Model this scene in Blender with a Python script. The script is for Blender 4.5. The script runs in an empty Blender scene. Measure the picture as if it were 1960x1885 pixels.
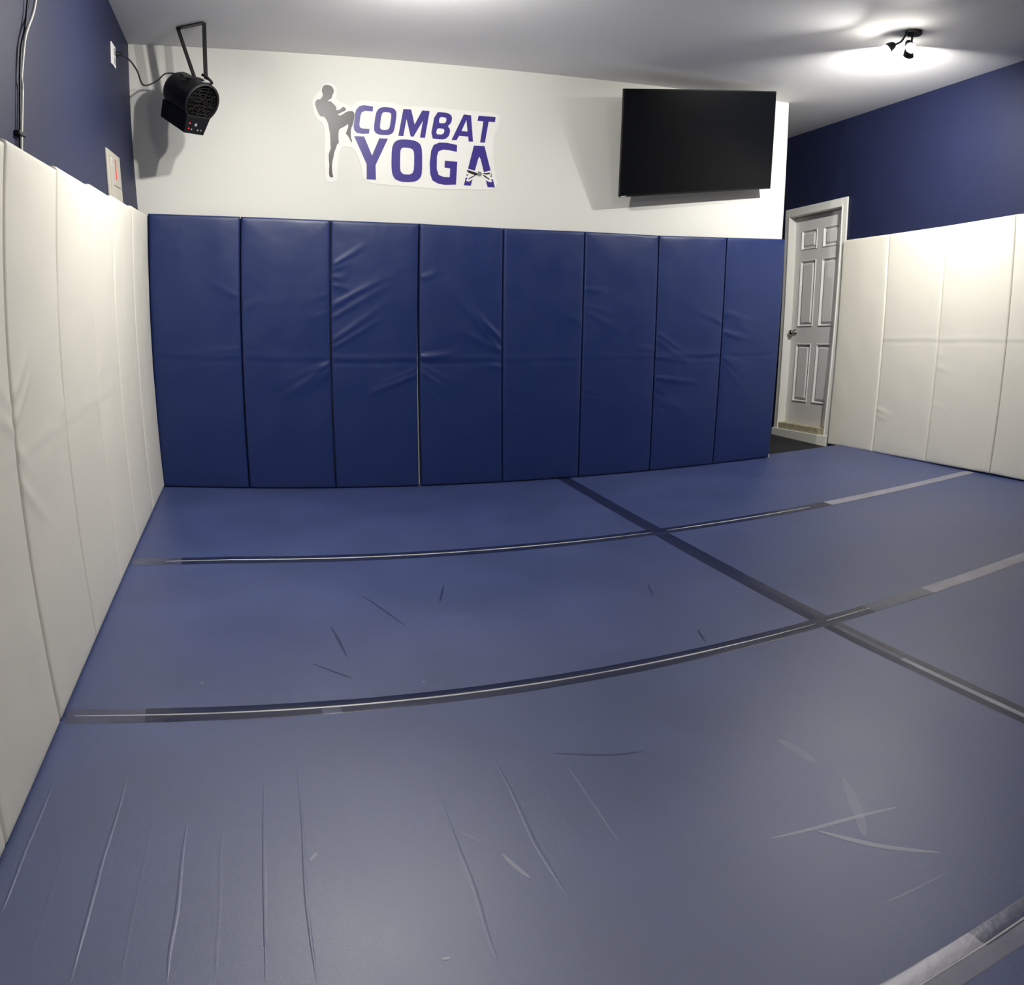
import bpy, bmesh, math, random
from mathutils import Vector, Matrix, noise
random.seed(7)
SC = bpy.context.scene
COL = SC.collection
R = math.radians

# ------------------------------------------------------------------ camera
# the photograph is a hand-held panorama sweep: wide lens with curved straight lines
cam_d = bpy.data.cameras.new('camera')
cam = bpy.data.objects.new('camera', cam_d)
COL.objects.link(cam)
SC.camera = cam
cam_d.type = 'PANO'
cam_d.panorama_type = 'FISHEYE_LENS_POLYNOMIAL'
cam_d.sensor_width = 36
cam_d.sensor_height = 36
cam_d.fisheye_fov = math.pi
MM = 36 / 1960 * 1000
cam_d.fisheye_polynomial_k0 = 0
for k, c in enumerate((0.5994744234, -0.0383638857, 0.0831992055, -0.0387307189)):
    setattr(cam_d, 'fisheye_polynomial_k%d' % (k + 1), -c / MM ** (k + 1))
cam_d.shift_x = (980 - 1108.283) / 1960
cam_d.shift_y = (416.4902 - 942.5) / 1885
AX = ((0.907262, -0.420043, 0.020941), (-0.050732, -0.059876, 0.996916), (0.417494, 0.905527, 0.075633))
cam.matrix_world = Matrix([[AX[0][i], AX[1][i], -AX[2][i], (0.28, -5.8998, 1.4608)[i]] for i in range(3)] + [[0, 0, 0, 1]])

# ------------------------------------------------------------------ world, exposure
w = bpy.data.worlds.new('world')
SC.world = w
w.use_nodes = True
w.node_tree.nodes['Background'].inputs[0].default_value = (0.02, 0.02, 0.02, 1)
SC.view_settings.view_transform = 'Standard'
SC.view_settings.look = 'None'
SC.view_settings.gamma = 1
SC.view_settings.use_curve_mapping = False
SC.cycles.max_bounces = 8
SC.cycles.caustics_reflective = False
SC.cycles.caustics_refractive = False
SC.view_settings.exposure = 0.80
# two ceiling fixtures and an added unseen one: position of the canopy, watts and directions of its heads
FIXTURES = [
    dict(pos=(1.12, -2.0), heads=((-.12, .03, (-.70, .1, -.65)), (.02, -.13, (.1, -.75, -.6)), (.10, .07, (.45, .75, -.5))), watts=(24, 5, 25), spread=(150, 150, 170), col=(1, .98, .935)),
    dict(pos=(4.66, -1.86), heads=((-.15, .12, (-.80, -.05, -.50)), (-.07, -.02, (-.45, -.6, -.55)), (.04, .10, (.45, .65, -.62))), watts=(5, 3, 37), spread=(120, 125, 158), col=(1, .98, .94)),
    dict(pos=(2.2, -6.4), heads=((-.12, .05, (-.85, .2, -.45)), (.03, -.12, (0, -.6, -.7)), (.12, .06, (.5, .75, -.35))), watts=(15, 0.3, 7), spread=(150, 150, 150), col=(1, .98, .935)),  # unseen fixture added behind the camera to brighten the near left pads
]

def srgb(r, g, b):
    f = lambda c: c / 12.92 if c <= .04045 else ((c + .055) / 1.055) ** 2.4
    return (f(r / 255), f(g / 255), f(b / 255), 1)

# ------------------------------------------------------------------ materials
def mat(name, col, rough=.5, spec=.5, metal=0, bump=0, bscale=40, bdist=.002, var=0, vscale=3, coat=0, croughness=.2, alpha=1, rvar=0, rvscale=2, stretch=None, emit=0, sheen=0, ior=1.5):
    m = bpy.data.materials.new(name)
    m.use_nodes = True
    nt = m.node_tree
    b = nt.nodes['Principled BSDF']
    b.inputs['Base Color'].default_value = col
    b.inputs['Roughness'].default_value = rough
    b.inputs['Specular IOR Level'].default_value = spec
    b.inputs['Metallic'].default_value = metal
    b.inputs['IOR'].default_value = ior
    b.inputs['Sheen Weight'].default_value = sheen
    b.inputs['Sheen Roughness'].default_value = .45
    b.inputs['Coat Weight'].default_value = coat
    b.inputs['Coat Roughness'].default_value = croughness
    b.inputs['Alpha'].default_value = alpha
    if emit:
        b.inputs['Emission Color'].default_value = col
        b.inputs['Emission Strength'].default_value = emit
    tc = nt.nodes.new('ShaderNodeTexCoord')
    src = tc.outputs['Object']
    if stretch:
        mp = nt.nodes.new('ShaderNodeMapping')
        mp.inputs['Scale'].default_value = stretch
        nt.links.new(src, mp.inputs['Vector'])
        src = mp.outputs['Vector']
    if bump:
        n = nt.nodes.new('ShaderNodeTexNoise')
        n.inputs['Scale'].default_value = bscale
        n.inputs['Detail'].default_value = 4
        nt.links.new(src, n.inputs['Vector'])
        bp = nt.nodes.new('ShaderNodeBump')
        bp.inputs['Strength'].default_value = bump
        bp.inputs['Distance'].default_value = bdist
        nt.links.new(n.outputs['Fac'], bp.inputs['Height'])
        nt.links.new(bp.outputs['Normal'], b.inputs['Normal'])
    if var:
        n = nt.nodes.new('ShaderNodeTexNoise')
        n.inputs['Scale'].default_value = vscale
        n.inputs['Detail'].default_value = 5
        nt.links.new(src, n.inputs['Vector'])
        mx = nt.nodes.new('ShaderNodeMix')
        mx.data_type = 'RGBA'
        mx.inputs[6].default_value = tuple(max(0, c * (1 - var)) for c in col[:3]) + (1,)
        mx.inputs[7].default_value = tuple(min(1, c * (1 + var)) for c in col[:3]) + (1,)
        rp = nt.nodes.new('ShaderNodeMapRange')
        rp.inputs['From Min'].default_value = .3
        rp.inputs['From Max'].default_value = .7
        nt.links.new(n.outputs['Fac'], rp.inputs['Value'])
        nt.links.new(rp.outputs['Result'], mx.inputs[0])
        nt.links.new(mx.outputs[2], b.inputs['Base Color'])
    if rvar:
        n = nt.nodes.new('ShaderNodeTexNoise')
        n.inputs['Scale'].default_value = rvscale
        n.inputs['Detail'].default_value = 6
        nt.links.new(src, n.inputs['Vector'])
        rp = nt.nodes.new('ShaderNodeMapRange')
        rp.inputs['From Min'].default_value = .3
        rp.inputs['From Max'].default_value = .7
        rp.inputs['To Min'].default_value = rough - rvar
        rp.inputs['To Max'].default_value = rough + rvar
        nt.links.new(n.outputs['Fac'], rp.inputs['Value'])
        nt.links.new(rp.outputs['Result'], b.inputs['Roughness'])
    return m

M = dict(
    wall_white=mat('white_wall_paint', srgb(210, 209, 202), .55, .4, bump=.25, bscale=180, bdist=.001),
    wall_navy=mat('navy_wall_paint', srgb(25, 31, 60), .55, .3, bump=.5, bscale=140, bdist=.0015, var=.08, vscale=2),
    ceiling=mat('ceiling_paint', srgb(238, 237, 236), .8, .3, bump=.3, bscale=120, bdist=.001),
    pad_navy=mat('navy_vinyl', srgb(19, 38, 88), .42, .5, bump=.35, bscale=350, bdist=.0006, rvar=.05, rvscale=4),
    pad_white=mat('white_vinyl', srgb(220, 216, 203), .5, .4, bump=.3, bscale=300, bdist=.0005),
    mat_navy=mat('navy_mat_vinyl', srgb(44, 59, 108), .43, .9, bump=.6, bscale=420, bdist=.0008, var=.13, vscale=2.2, rvar=.05, rvscale=1.1, sheen=.02, ior=1.66),
    tape=mat('clear_dark_tape', srgb(26, 33, 62), .31, .5, bump=.35, bscale=22, bdist=.0015, rvar=.04, rvscale=6, var=.10, vscale=7),
    tape_worn=mat('worn_tape', srgb(66, 68, 94), .3, .7, bump=.6, bscale=40, bdist=.0015, var=.3, vscale=9),
    tape_pale=mat('pale_tape', srgb(138, 136, 150), .34, .8, bump=.6, bscale=40, bdist=.0015, var=.2, vscale=6),  # paler tape tone for the right-hand ends and the near stretches
    ridge=mat('pale_seam', srgb(190, 190, 188), .3, .6, var=.25, vscale=5),  # pale tone of the raised line along the tape middle
    scuff=mat('scuff_light', srgb(196, 200, 216), .42, .9, alpha=.42),
    scuff_faint=mat('scuff_faint', srgb(190, 194, 212), .40, .95, alpha=.22),
    scuff_dark=mat('scuff_dark', srgb(18, 20, 40), .5, .3, alpha=.28),
    rubber=mat('black_rubber_floor', srgb(38, 38, 40), .75, .3, bump=.5, bscale=60, var=.3, vscale=8),
    door=mat('door_paint', srgb(218, 216, 213), .45, .4),
    trim=mat('trim_paint', srgb(222, 222, 214), .4, .4),
    sill=mat('dirty_sill', srgb(176, 168, 140), .6, .3, var=.25, vscale=20),
    black_metal=mat('black_metal', srgb(15, 15, 18), .45, .35, bump=.2, bscale=200, bdist=.0005),
    black_dark=mat('black_grille', srgb(34, 33, 35), .5, .4),
    grille=mat('heater_fins', srgb(50, 44, 42), .4, .5, metal=.5),
    screen=mat('tv_screen', srgb(7, 9, 13), .3, .18),
    bezel=mat('tv_plastic', srgb(10, 10, 12), .4, .4),
    chrome=mat('satin_nickel', srgb(150, 146, 140), .28, .5, metal=1),
    grey_metal=mat('grey_enamel', srgb(168, 163, 152), .5, .4),
    red=mat('red_label', srgb(225, 60, 50), .6, .3),
    white_plastic=mat('white_plastic', srgb(235, 232, 228), .4, .4),
    cable_black=mat('black_cable', srgb(22, 22, 26), .5, .4),
    cable_white=mat('white_cable', srgb(205, 203, 196), .5, .4),
    decal_white=mat('decal_backing', srgb(221, 220, 214), .5, .4),
    decal_purple=mat('decal_purple', srgb(56, 45, 124), .36, .4),
    decal_black=mat('decal_black', srgb(36, 33, 33), .38, .42),
    decal_ink=mat('decal_ink', srgb(24, 24, 28), .36, .5),
    decal_grey=mat('decal_grey', srgb(118, 122, 124), .4, .5),
    led=mat('red_led', srgb(255, 60, 50), .5, emit=1),
    button=mat('grey_button', srgb(150, 150, 150), .5),
)
def bulb_mat():
    m = bpy.data.materials.new('lit_bulb')
    m.use_nodes = True
    b = m.node_tree.nodes['Principled BSDF']
    b.inputs['Emission Color'].default_value = (1, .96, .88, 1)
    b.inputs['Emission Strength'].default_value = 60
    return m
M['bulb'] = bulb_mat()

# ------------------------------------------------------------------ helpers
def tag(o, label=None, cat=None, group=None, kind=None):
    if label: o['label'] = label
    if cat: o['category'] = cat
    if group: o['group'] = group
    if kind: o['kind'] = kind
    return o

def empty(name, loc=(0, 0, 0)):
    o = bpy.data.objects.new(name, None)
    o.empty_display_size = .1
    COL.objects.link(o)
    o.location = loc
    return o

def obj(name, vf, m, parent=None, smooth=False, origin=None):
    verts, faces = vf[0], vf[1]
    o0 = Vector(origin) if origin is not None else Vector((0, 0, 0))
    if parent is not None:
        p = parent
        while p is not None:
            o0 = o0 + p.location
            p = p.parent
    me = bpy.data.meshes.new(name)
    me.from_pydata([tuple(Vector(v) - o0) for v in verts], [], faces)
    ms = m if isinstance(m, (list, tuple)) else [m]
    for x in ms: me.materials.append(x)
    if len(vf) > 2:
        for p, i in zip(me.polygons, vf[2]): p.material_index = i
    bm = bmesh.new(); bm.from_mesh(me); 
    if not (len(vf) > 3 and vf[3] == 'keep'): bmesh.ops.recalc_face_normals(bm, faces=bm.faces)
    bm.to_mesh(me); bm.free()
    if smooth: me.shade_smooth()
    o = bpy.data.objects.new(name, me)
    COL.objects.link(o)
    if parent is not None: o.parent = parent
    elif origin is not None: o.location = origin
    return o

def join(*vfs):
    V, F, I = [], [], []
    for k, vf in enumerate(vfs):
        n = len(V)
        V += list(vf[0]); F += [tuple(i + n for i in f) for f in vf[1]]
        I += list(vf[2]) if len(vf) > 2 else [0] * len(vf[1])
    return V, F, I

def setmat(vf, i): return vf[0], vf[1], [i] * len(vf[1])

def hexa(c):                      # 8 corners: bottom 4 (ring), top 4 (ring)
    return list(c), [(0, 3, 2, 1), (4, 5, 6, 7), (0, 1, 5, 4), (1, 2, 6, 5), (2, 3, 7, 6), (3, 0, 4, 7)]

def box(x0, x1, y0, y1, z0, z1):
    return hexa([(x0, y0, z0), (x1, y0, z0), (x1, y1, z0), (x0, y1, z0), (x0, y0, z1), (x1, y0, z1), (x1, y1, z1), (x0, y1, z1)])

def xform(vf, mtx):
    return ([tuple(mtx @ Vector(v)) for v in vf[0]],) + tuple(vf[1:])

def bev(o, w=.004, seg=2, ang=30):
    md = o.modifiers.new('bevel', 'BEVEL'); md.width = w; md.segments = seg; md.limit_method = 'ANGLE'; md.angle_limit = R(ang)
    return o

def lathe(profile, n=40, axis_mtx=None, closed=False):
    V, F = [], []
    for (r, h) in profile:
        for k in range(n):
            a = 2 * math.pi * k / n
            V.append((r * math.cos(a), r * math.sin(a), h))
    m = len(profile)
    for i in range(m - 1 + (1 if closed else 0)):
        for k in range(n):
            a, b = i * n + k, i * n + (k + 1) % n
            c, d = ((i + 1) % m) * n + (k + 1) % n, ((i + 1) % m) * n + k
            F.append((a, b, c, d))
    if not closed:
        F.append(tuple(range(n))[::-1]); F.append(tuple((m - 1) * n + k for k in range(n)))
    if axis_mtx is not None: V = [tuple(axis_mtx @ Vector(v)) for v in V]
    return V, F

def tube(pts, r, n=10, smooth_pts=True):
    P = [Vector(p) for p in pts]
    if smooth_pts and len(P) > 2:
        Q = []
        for i in range(len(P) - 1):
            p0, p1, p2, p3 = P[max(i - 1, 0)], P[i], P[i + 1], P[min(i + 2, len(P) - 1)]
            for k in range(6):
                t = k / 6
                Q.append(.5 * ((2 * p1) + (p2 - p0) * t + (2 * p0 - 5 * p1 + 4 * p2 - p3) * t * t + (3 * p1 - p0 - 3 * p2 + p3) * t ** 3))
        Q.append(P[-1]); P = Q
    V, F = [], []
    up = Vector((0, 0, 1))
    for i, p in enumerate(P):
        t = (P[min(i + 1, len(P) - 1)] - P[max(i - 1, 0)]).normalized()
        a = t.cross(up)
        if a.length < .05: a = t.cross(Vector((1, 0, 0)))
        a.normalize(); b = t.cross(a)
        for k in range(n):
            g = 2 * math.pi * k / n
            V.append(tuple(p + a * math.cos(g) * r + b * math.sin(g) * r))
    for i in range(len(P) - 1):
        for k in range(n):
            F.append((i * n + k, i * n + (k + 1) % n, (i + 1) * n + (k + 1) % n, (i + 1) * n + k))
    F.append(tuple(range(n))[::-1]); F.append(tuple((len(P) - 1) * n + k for k in range(n)))
    return V, F

def frame_to(z, up=(0, 0, 1)):      # matrix whose local z points along z
    z = Vector(z).normalized(); x = Vector(up).cross(z)
    if x.length < 1e-3: x = Vector((1, 0, 0))
    x.normalize(); y = z.cross(x)
    return Matrix(((x[0], y[0], z[0]), (x[1], y[1], z[1]), (x[2], y[2], z[2]))).to_4x4()

def flat_shape(loops, to3, thick):   # filled 2D outline with holes, given thickness
    cu = bpy.data.curves.new('outline', 'CURVE'); cu.dimensions = '2D'; cu.fill_mode = 'BOTH'; cu.extrude = thick / 2
    for lp in loops:
        s = cu.splines.new('POLY'); s.points.add(len(lp) - 1); s.use_cyclic_u = True
        for p, q in zip(s.points, lp): p.co = (q[0], q[1], 0, 1)
    t = bpy.data.objects.new('outline', cu); COL.objects.link(t)
    dg = bpy.context.evaluated_depsgraph_get()
    me = bpy.data.meshes.new_from_object(t.evaluated_get(dg))
    V = [to3(v.co.x, v.co.y, v.co.z) for v in me.vertices]
    F = [tuple(p.vertices) for p in me.polygons]
    bpy.data.objects.remove(t); bpy.data.curves.remove(cu); bpy.data.meshes.remove(me)
    return V, F

def rounded(loop, it=1, cut=.22):    # soften the corners of an outline
    for _ in range(it):
        out = []
        n = len(loop)
        for i in range(n):
            a, b = loop[i], loop[(i + 1) % n]
            out.append((a[0] + (b[0] - a[0]) * cut, a[1] + (b[1] - a[1]) * cut))
            out.append((b[0] + (a[0] - b[0]) * cut, b[1] + (a[1] - b[1]) * cut))
        loop = out
    return loop

# traced outlines, metres on the wall (x, z) or on the floor (x, y)
D = {"C":[[[1.4427,2.6658],[1.3769,2.6709],[1.3448,2.6619],[1.3219,2.6358],[1.3142,2.603],[1.3089,2.5145],[1.3145,2.487],[1.3358,2.4687],[1.3726,2.465],[1.4227,2.4695],[1.4258,2.5033],[1.3704,2.5031],[1.3554,2.51],[1.3502,2.5296],[1.3552,2.5982],[1.3637,2.619],[1.3835,2.6302],[1.4415,2.6309]]],"O":[[[1.5164,2.6695],[1.5781,2.6698],[1.6043,2.6589],[1.6171,2.6356],[1.6155,2.5867],[1.6068,2.5132],[1.5958,2.4858],[1.5679,2.47],[1.5027,2.4667],[1.4712,2.4771],[1.4577,2.5001],[1.4567,2.5338],[1.4657,2.6231],[1.4843,2.6554]],[[1.5283,2.6331],[1.5661,2.633],[1.5782,2.6226],[1.5782,2.5918],[1.5717,2.5266],[1.5595,2.5079],[1.5172,2.5031],[1.5019,2.5131],[1.5002,2.5452],[1.5074,2.6103],[1.5146,2.6271]]],"M":[[[1.6651,2.6666],[1.723,2.6691],[1.7531,2.5614],[1.8047,2.668],[1.8607,2.6688],[1.8342,2.4704],[1.7969,2.4699],[1.8139,2.595],[1.7488,2.4718],[1.7281,2.4726],[1.6917,2.597],[1.6746,2.4717],[1.6376,2.4713]]],"B":[[[1.9028,2.6668],[1.9913,2.6681],[2.0214,2.6559],[2.0316,2.6345],[2.0262,2.5968],[1.9995,2.5681],[2.0168,2.5548],[2.0203,2.5304],[2.0106,2.4968],[1.9862,2.4744],[1.957,2.4688],[1.8734,2.4695]],[[1.9379,2.6328],[1.9758,2.6337],[1.9888,2.6249],[1.9872,2.6017],[1.9734,2.5881],[1.9314,2.587]],[[1.922,2.5485],[1.9665,2.5489],[1.9778,2.5392],[1.9736,2.5184],[1.9598,2.5049],[1.9154,2.5038]]],"A":[[[2.1189,2.6672],[2.1746,2.6665],[2.1956,2.4725],[2.1623,2.4706],[2.1578,2.5057],[2.0905,2.5075],[2.0705,2.473],[2.0326,2.4716]],[[2.1399,2.6276],[2.1514,2.5432],[2.1062,2.5435]]],"T":[[[2.2322,2.6677],[2.365,2.6709],[2.3601,2.6309],[2.3113,2.6306],[2.2866,2.4718],[2.2496,2.4712],[2.2706,2.6294],[2.2249,2.6294]]],"Y":[[[1.3169,2.445],[1.3898,2.4471],[1.4532,2.3165],[1.4999,2.4424],[1.5627,2.4439],[1.4822,2.2504],[1.4892,2.1483],[1.4222,2.1466],[1.4174,2.2525]]],"O2":[[[1.6633,2.4475],[1.725,2.4498],[1.7749,2.4415],[1.8048,2.4195],[1.8174,2.3761],[1.8232,2.2238],[1.8139,2.1832],[1.7821,2.1548],[1.7292,2.1443],[1.672,2.1447],[1.6266,2.1593],[1.6049,2.1935],[1.5961,2.2485],[1.5937,2.3757],[1.6073,2.4184],[1.6309,2.4386]],[[1.6742,2.3888],[1.7235,2.39],[1.7486,2.3806],[1.7595,2.3557],[1.7623,2.2437],[1.7552,2.2145],[1.7312,2.1993],[1.6903,2.1991],[1.6677,2.2119],[1.6598,2.2448],[1.6568,2.3563],[1.6623,2.3791]]],"G":[[[2.076,2.4382],[1.9997,2.4485],[1.9411,2.4455],[1.9002,2.4244],[1.8835,2.381],[1.8761,2.2917],[1.8831,2.2117],[1.9011,2.1688],[1.9432,2.149],[1.9933,2.1426],[2.0767,2.1503],[2.0817,2.3161],[1.9876,2.3174],[1.9876,2.2672],[2.0296,2.2645],[2.0282,2.2013],[1.9832,2.1999],[1.9453,2.2119],[1.9297,2.2551],[1.9282,2.3438],[1.9394,2.3811],[1.9723,2.3958],[2.0184,2.3953],[2.076,2.3875]]],"A2":[[[2.2033,2.4443],[2.2847,2.4468],[2.3726,2.1482],[2.3159,2.1478],[2.2575,2.348],[2.2467,2.3653],[2.2387,2.3466],[2.188,2.1494],[2.1356,2.1493]]],"belt_white":[[[2.1403,2.2661],[2.1477,2.2715],[2.1628,2.2713],[2.2391,2.2549],[2.2568,2.2574],[2.2874,2.2546],[2.3354,2.2715],[2.3472,2.2613],[2.3362,2.241],[2.3571,2.2253],[2.3602,2.2036],[2.3345,2.2091],[2.3528,2.1908],[2.3351,2.1823],[2.2964,2.1992],[2.2653,2.2239],[2.2451,2.2201],[2.2247,2.2235],[2.1805,2.1794],[2.1554,2.1801],[2.1502,2.187],[2.1648,2.2025],[2.1394,2.2129],[2.1541,2.2259],[2.1435,2.2421]]],"belt_black":[[[2.1518,2.2621],[2.1656,2.2606],[2.2139,2.2507],[2.2369,2.2426],[2.2372,2.2292],[2.2196,2.2268],[2.1839,2.2377],[2.1636,2.2435]],[[2.2748,2.2464],[2.3053,2.2498],[2.3346,2.256],[2.3323,2.2456],[2.3056,2.2376],[2.2877,2.24]],[[2.2752,2.2343],[2.2905,2.2329],[2.3307,2.2077],[2.3244,2.2023],[2.2908,2.2196]],[[2.2145,2.2289],[2.2221,2.2258],[2.18,2.1987],[2.1651,2.1904],[2.1748,2.2056]],[[2.3287,2.2331],[2.3466,2.2344],[2.3444,2.222]],[[2.1515,2.2282],[2.1691,2.2294],[2.1569,2.2165]]],"belt_knot":[[[2.2415,2.2575],[2.2542,2.2584],[2.2724,2.2438],[2.2652,2.2263],[2.2476,2.2202],[2.2323,2.2265],[2.2344,2.2412]]],"man":[[[1.0897,2.7957],[1.1142,2.7946],[1.1372,2.7832],[1.149,2.7621],[1.1499,2.7423],[1.1415,2.724],[1.1378,2.7128],[1.1398,2.7041],[1.1322,2.6991],[1.1219,2.6874],[1.1081,2.6828],[1.116,2.6773],[1.1358,2.6784],[1.1523,2.6635],[1.1711,2.6474],[1.1789,2.6306],[1.1729,2.6201],[1.1928,2.6207],[1.2098,2.6308],[1.2179,2.6423],[1.2308,2.6477],[1.2426,2.6377],[1.2487,2.625],[1.233,2.6151],[1.2074,2.6],[1.1883,2.5877],[1.2041,2.5823],[1.2213,2.5902],[1.2423,2.6071],[1.2637,2.6188],[1.2901,2.6226],[1.3061,2.6142],[1.3116,2.5971],[1.3093,2.562],[1.3045,2.5311],[1.2931,2.4998],[1.2915,2.465],[1.2948,2.4306],[1.3074,2.4013],[1.2964,2.4027],[1.2816,2.4297],[1.2697,2.4461],[1.2549,2.458],[1.2614,2.4758],[1.2689,2.498],[1.2707,2.5199],[1.2641,2.5259],[1.2567,2.5167],[1.2313,2.4996],[1.2078,2.4871],[1.2029,2.4586],[1.2055,2.4157],[1.2106,2.3881],[1.1968,2.3764],[1.1934,2.359],[1.1822,2.3239],[1.1775,2.2894],[1.1706,2.2548],[1.1694,2.2207],[1.1748,2.1743],[1.184,2.1473],[1.1653,2.1449],[1.1532,2.1518],[1.15,2.1898],[1.15,2.2322],[1.1447,2.266],[1.1417,2.3042],[1.149,2.3303],[1.1554,2.3564],[1.1498,2.3624],[1.1483,2.4031],[1.1417,2.4543],[1.1302,2.4966],[1.1242,2.5221],[1.1069,2.5512],[1.0904,2.5673],[1.0677,2.5656],[1.0496,2.586],[1.0315,2.6237],[1.0222,2.6491],[1.0237,2.6711],[1.0359,2.6851],[1.0557,2.6866],[1.0657,2.7005],[1.0744,2.7209],[1.065,2.7399],[1.0625,2.7617],[1.0706,2.7844]]],"backing":[[[1.0496,2.7513],[1.0606,2.7885],[1.098,2.8118],[1.1475,2.8037],[1.175,2.7613],[1.1674,2.6961],[1.2052,2.6789],[1.2507,2.6664],[1.2847,2.645],[1.3105,2.6874],[1.3585,2.7035],[1.4568,2.7051],[1.5885,2.7066],[1.639,2.6905],[1.872,2.6987],[2.1778,2.6977],[2.3948,2.7015],[2.3953,2.6215],[2.3481,2.5002],[2.362,2.3023],[2.4051,2.1281],[2.1113,2.1178],[1.9031,2.1089],[1.6975,2.1162],[1.4057,2.1181],[1.3772,2.2498],[1.3306,2.3414],[1.297,2.3667],[1.2325,2.3662],[1.215,2.3178],[1.2127,2.2079],[1.2127,2.126],[1.1696,2.1079],[1.129,2.121],[1.1169,2.2019],[1.1082,2.3578],[1.1072,2.4681],[1.086,2.522],[1.0402,2.5425],[1.0099,2.5959],[0.9973,2.6589],[1.0088,2.6998]]],"creases":[[[-0.229,-3.585],[-0.246,-3.767],[-0.26,-3.922],[-0.267,-4.05],[-0.272,-4.138]],[[-0.158,-3.863],[-0.169,-4.023],[-0.178,-4.193],[-0.187,-4.337]],[[-0.02,-3.544],[-0.036,-3.737],[-0.061,-3.949],[-0.074,-4.101],[-0.086,-4.252],[-0.092,-4.359]],[[0.07,-3.699],[0.045,-3.929],[0.022,-4.158],[0.01,-4.301],[0.005,-4.38]],[[0.149,-3.825],[0.134,-3.963],[0.119,-4.173],[0.103,-4.307],[0.099,-4.399]],[[0.255,-3.765],[0.23,-3.968],[0.217,-4.156],[0.2,-4.337],[0.196,-4.42]],[[0.375,-3.632],[0.341,-3.952],[0.313,-4.239],[0.294,-4.442]],[[0.479,-3.571],[0.45,-3.885],[0.418,-4.158],[0.404,-4.322],[0.395,-4.467]],[[0.85,-3.801],[0.823,-4.045],[0.803,-4.254],[0.778,-4.417],[0.767,-4.527]],[[1.07,-3.588],[1.046,-3.863],[1.013,-4.111],[1.003,-4.256],[0.995,-4.395]],[[1.167,-3.734],[1.139,-3.941],[1.119,-4.135],[1.11,-4.276]],[[1.26,-3.745],[1.246,-3.907],[1.229,-4.064],[1.21,-4.242]],[[0.764,-3.819],[0.733,-4.01]]],"light":[[[1.564,-4.384],[1.692,-4.41],[1.822,-4.434],[1.942,-4.465]],[[1.69,-4.424],[1.744,-4.522],[1.791,-4.593],[1.882,-4.693]],[[1.927,-4.255],[1.845,-4.408],[1.777,-4.516]],[[1.916,-3.946],[1.922,-4.034],[1.917,-4.132]],[[1.622,-4.753],[1.72,-4.759],[1.836,-4.763]],[[0.915,-4.142],[0.927,-4.208],[0.942,-4.26]],[[0.845,-4.014],[0.88,-4.071]],[[0.447,-4.047],[0.468,-4.016]],[[0.659,-4.466],[0.677,-4.468]]],"dark":[[[1.248,-3.699],[1.398,-3.774],[1.506,-3.799]]],"dark2":[[[0.769,-2.482],[0.777,-2.625],[0.779,-2.8]],[[0.636,-2.839],[0.7,-2.915],[0.763,-2.989]],[[0.972,-2.115],[1.017,-2.26],[1.087,-2.534]],[[1.384,-2.064],[1.306,-2.268]],[[2.212,-2.983],[2.168,-3.113]],[[2.319,-2.361],[2.259,-2.518]]],"specks":[[[0.215,-2.973]],[[1.01,-3.071]]],"tapeA_l":[[0.006,-1.527],[0.011,-1.656],[1.47,-1.482],[1.437,-1.6],[3.392,-1.513],[3.334,-1.596],[4.87,-1.428],[4.703,-1.596]],"tapeC_w":[[2.74,-2.135],[2.836,-2.19],[2.687,-2.781],[2.78,-2.843],[2.724,-4.068],[2.732,-4.125],[2.964,-0.368],[2.867,-0.503]],"heat":{"c1":[-0.368,-0.5,2.759],"c2":[-0.301,-0.45,2.745],"c3":[-0.237,-0.4,2.684],"c4":[-0.186,-0.35,2.603],"c5":[-0.104,-0.3,2.646],"c6":[-0.037,-0.22,2.72]},"panel":[[-0.325,-1.012,2.1],[-0.292,-0.563,2.113],[-0.255,-0.617,1.86],[-0.287,-1.042,1.852],[-0.308,-0.833,2.083],[-0.28,-0.731,1.958],[-0.308,-0.9,2.048],[-0.285,-0.874,1.92],[-0.267,-0.661,1.917]],"outlet":[[-0.413,-0.663,2.797],[-0.403,-0.502,2.814],[-0.378,-0.491,2.668],[-0.387,-0.653,2.646],[-0.394,-0.513,2.755]],"cable":[[-0.508,-2.626,2.437],[-0.492,-2.75,2.285],[-0.486,-2.781,2.234],[-0.475,-2.806,2.152],[-0.466,-2.818,2.093],[-0.457,-2.802,2.05],[-0.432,-2.836,1.88]],"cable2":[[-0.51,-2.705,2.413],[-0.494,-2.742,2.303],[-0.484,-2.803,2.209],[-0.469,-2.824,2.111],[-0.457,-2.832,2.035],[-0.433,-2.857,1.877]],"shadow":[[-0.517,-2.992,2.323],[-0.453,-2.886,1.981],[-0.432,-2.866,1.867]]}

# ------------------------------------------------------------------ room shell
def ceil_z(x, y): return 3.0008 + .0192 * x - .0687 * y
def right_x(y, z): return 5.799 + .0673 * z + .0119 * y          # face of the right wall
def back_y(z): return .071 + .0201 * z                            # face of the far wall
def left_x(y, z):                                                 # face of the left wall (leans outward above the pads)
    base = -.085 - (z * .0585 if z < 1.78 else .1041 + (z - 1.78) * .164)
    return base + .0784 * y
YR = -8.2
def struct(name, vf, m, parent=None):
    o = obj(name, vf, m, parent)
    if parent is None: o['kind'] = 'structure'
    return o

struct('floor', box(-1.6, 8.0, -8.6, 3.2, -.2, -.052), M['rubber'])
cz = [(-1.6, -8.6), (8.0, -8.6), (8.0, 3.2), (-1.6, 3.2)]
struct('ceiling', hexa([(x, y, ceil_z(x, y)) for x, y in cz] + [(x, y, ceil_z(x, y) + .15) for x, y in cz]), M['ceiling'])
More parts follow.
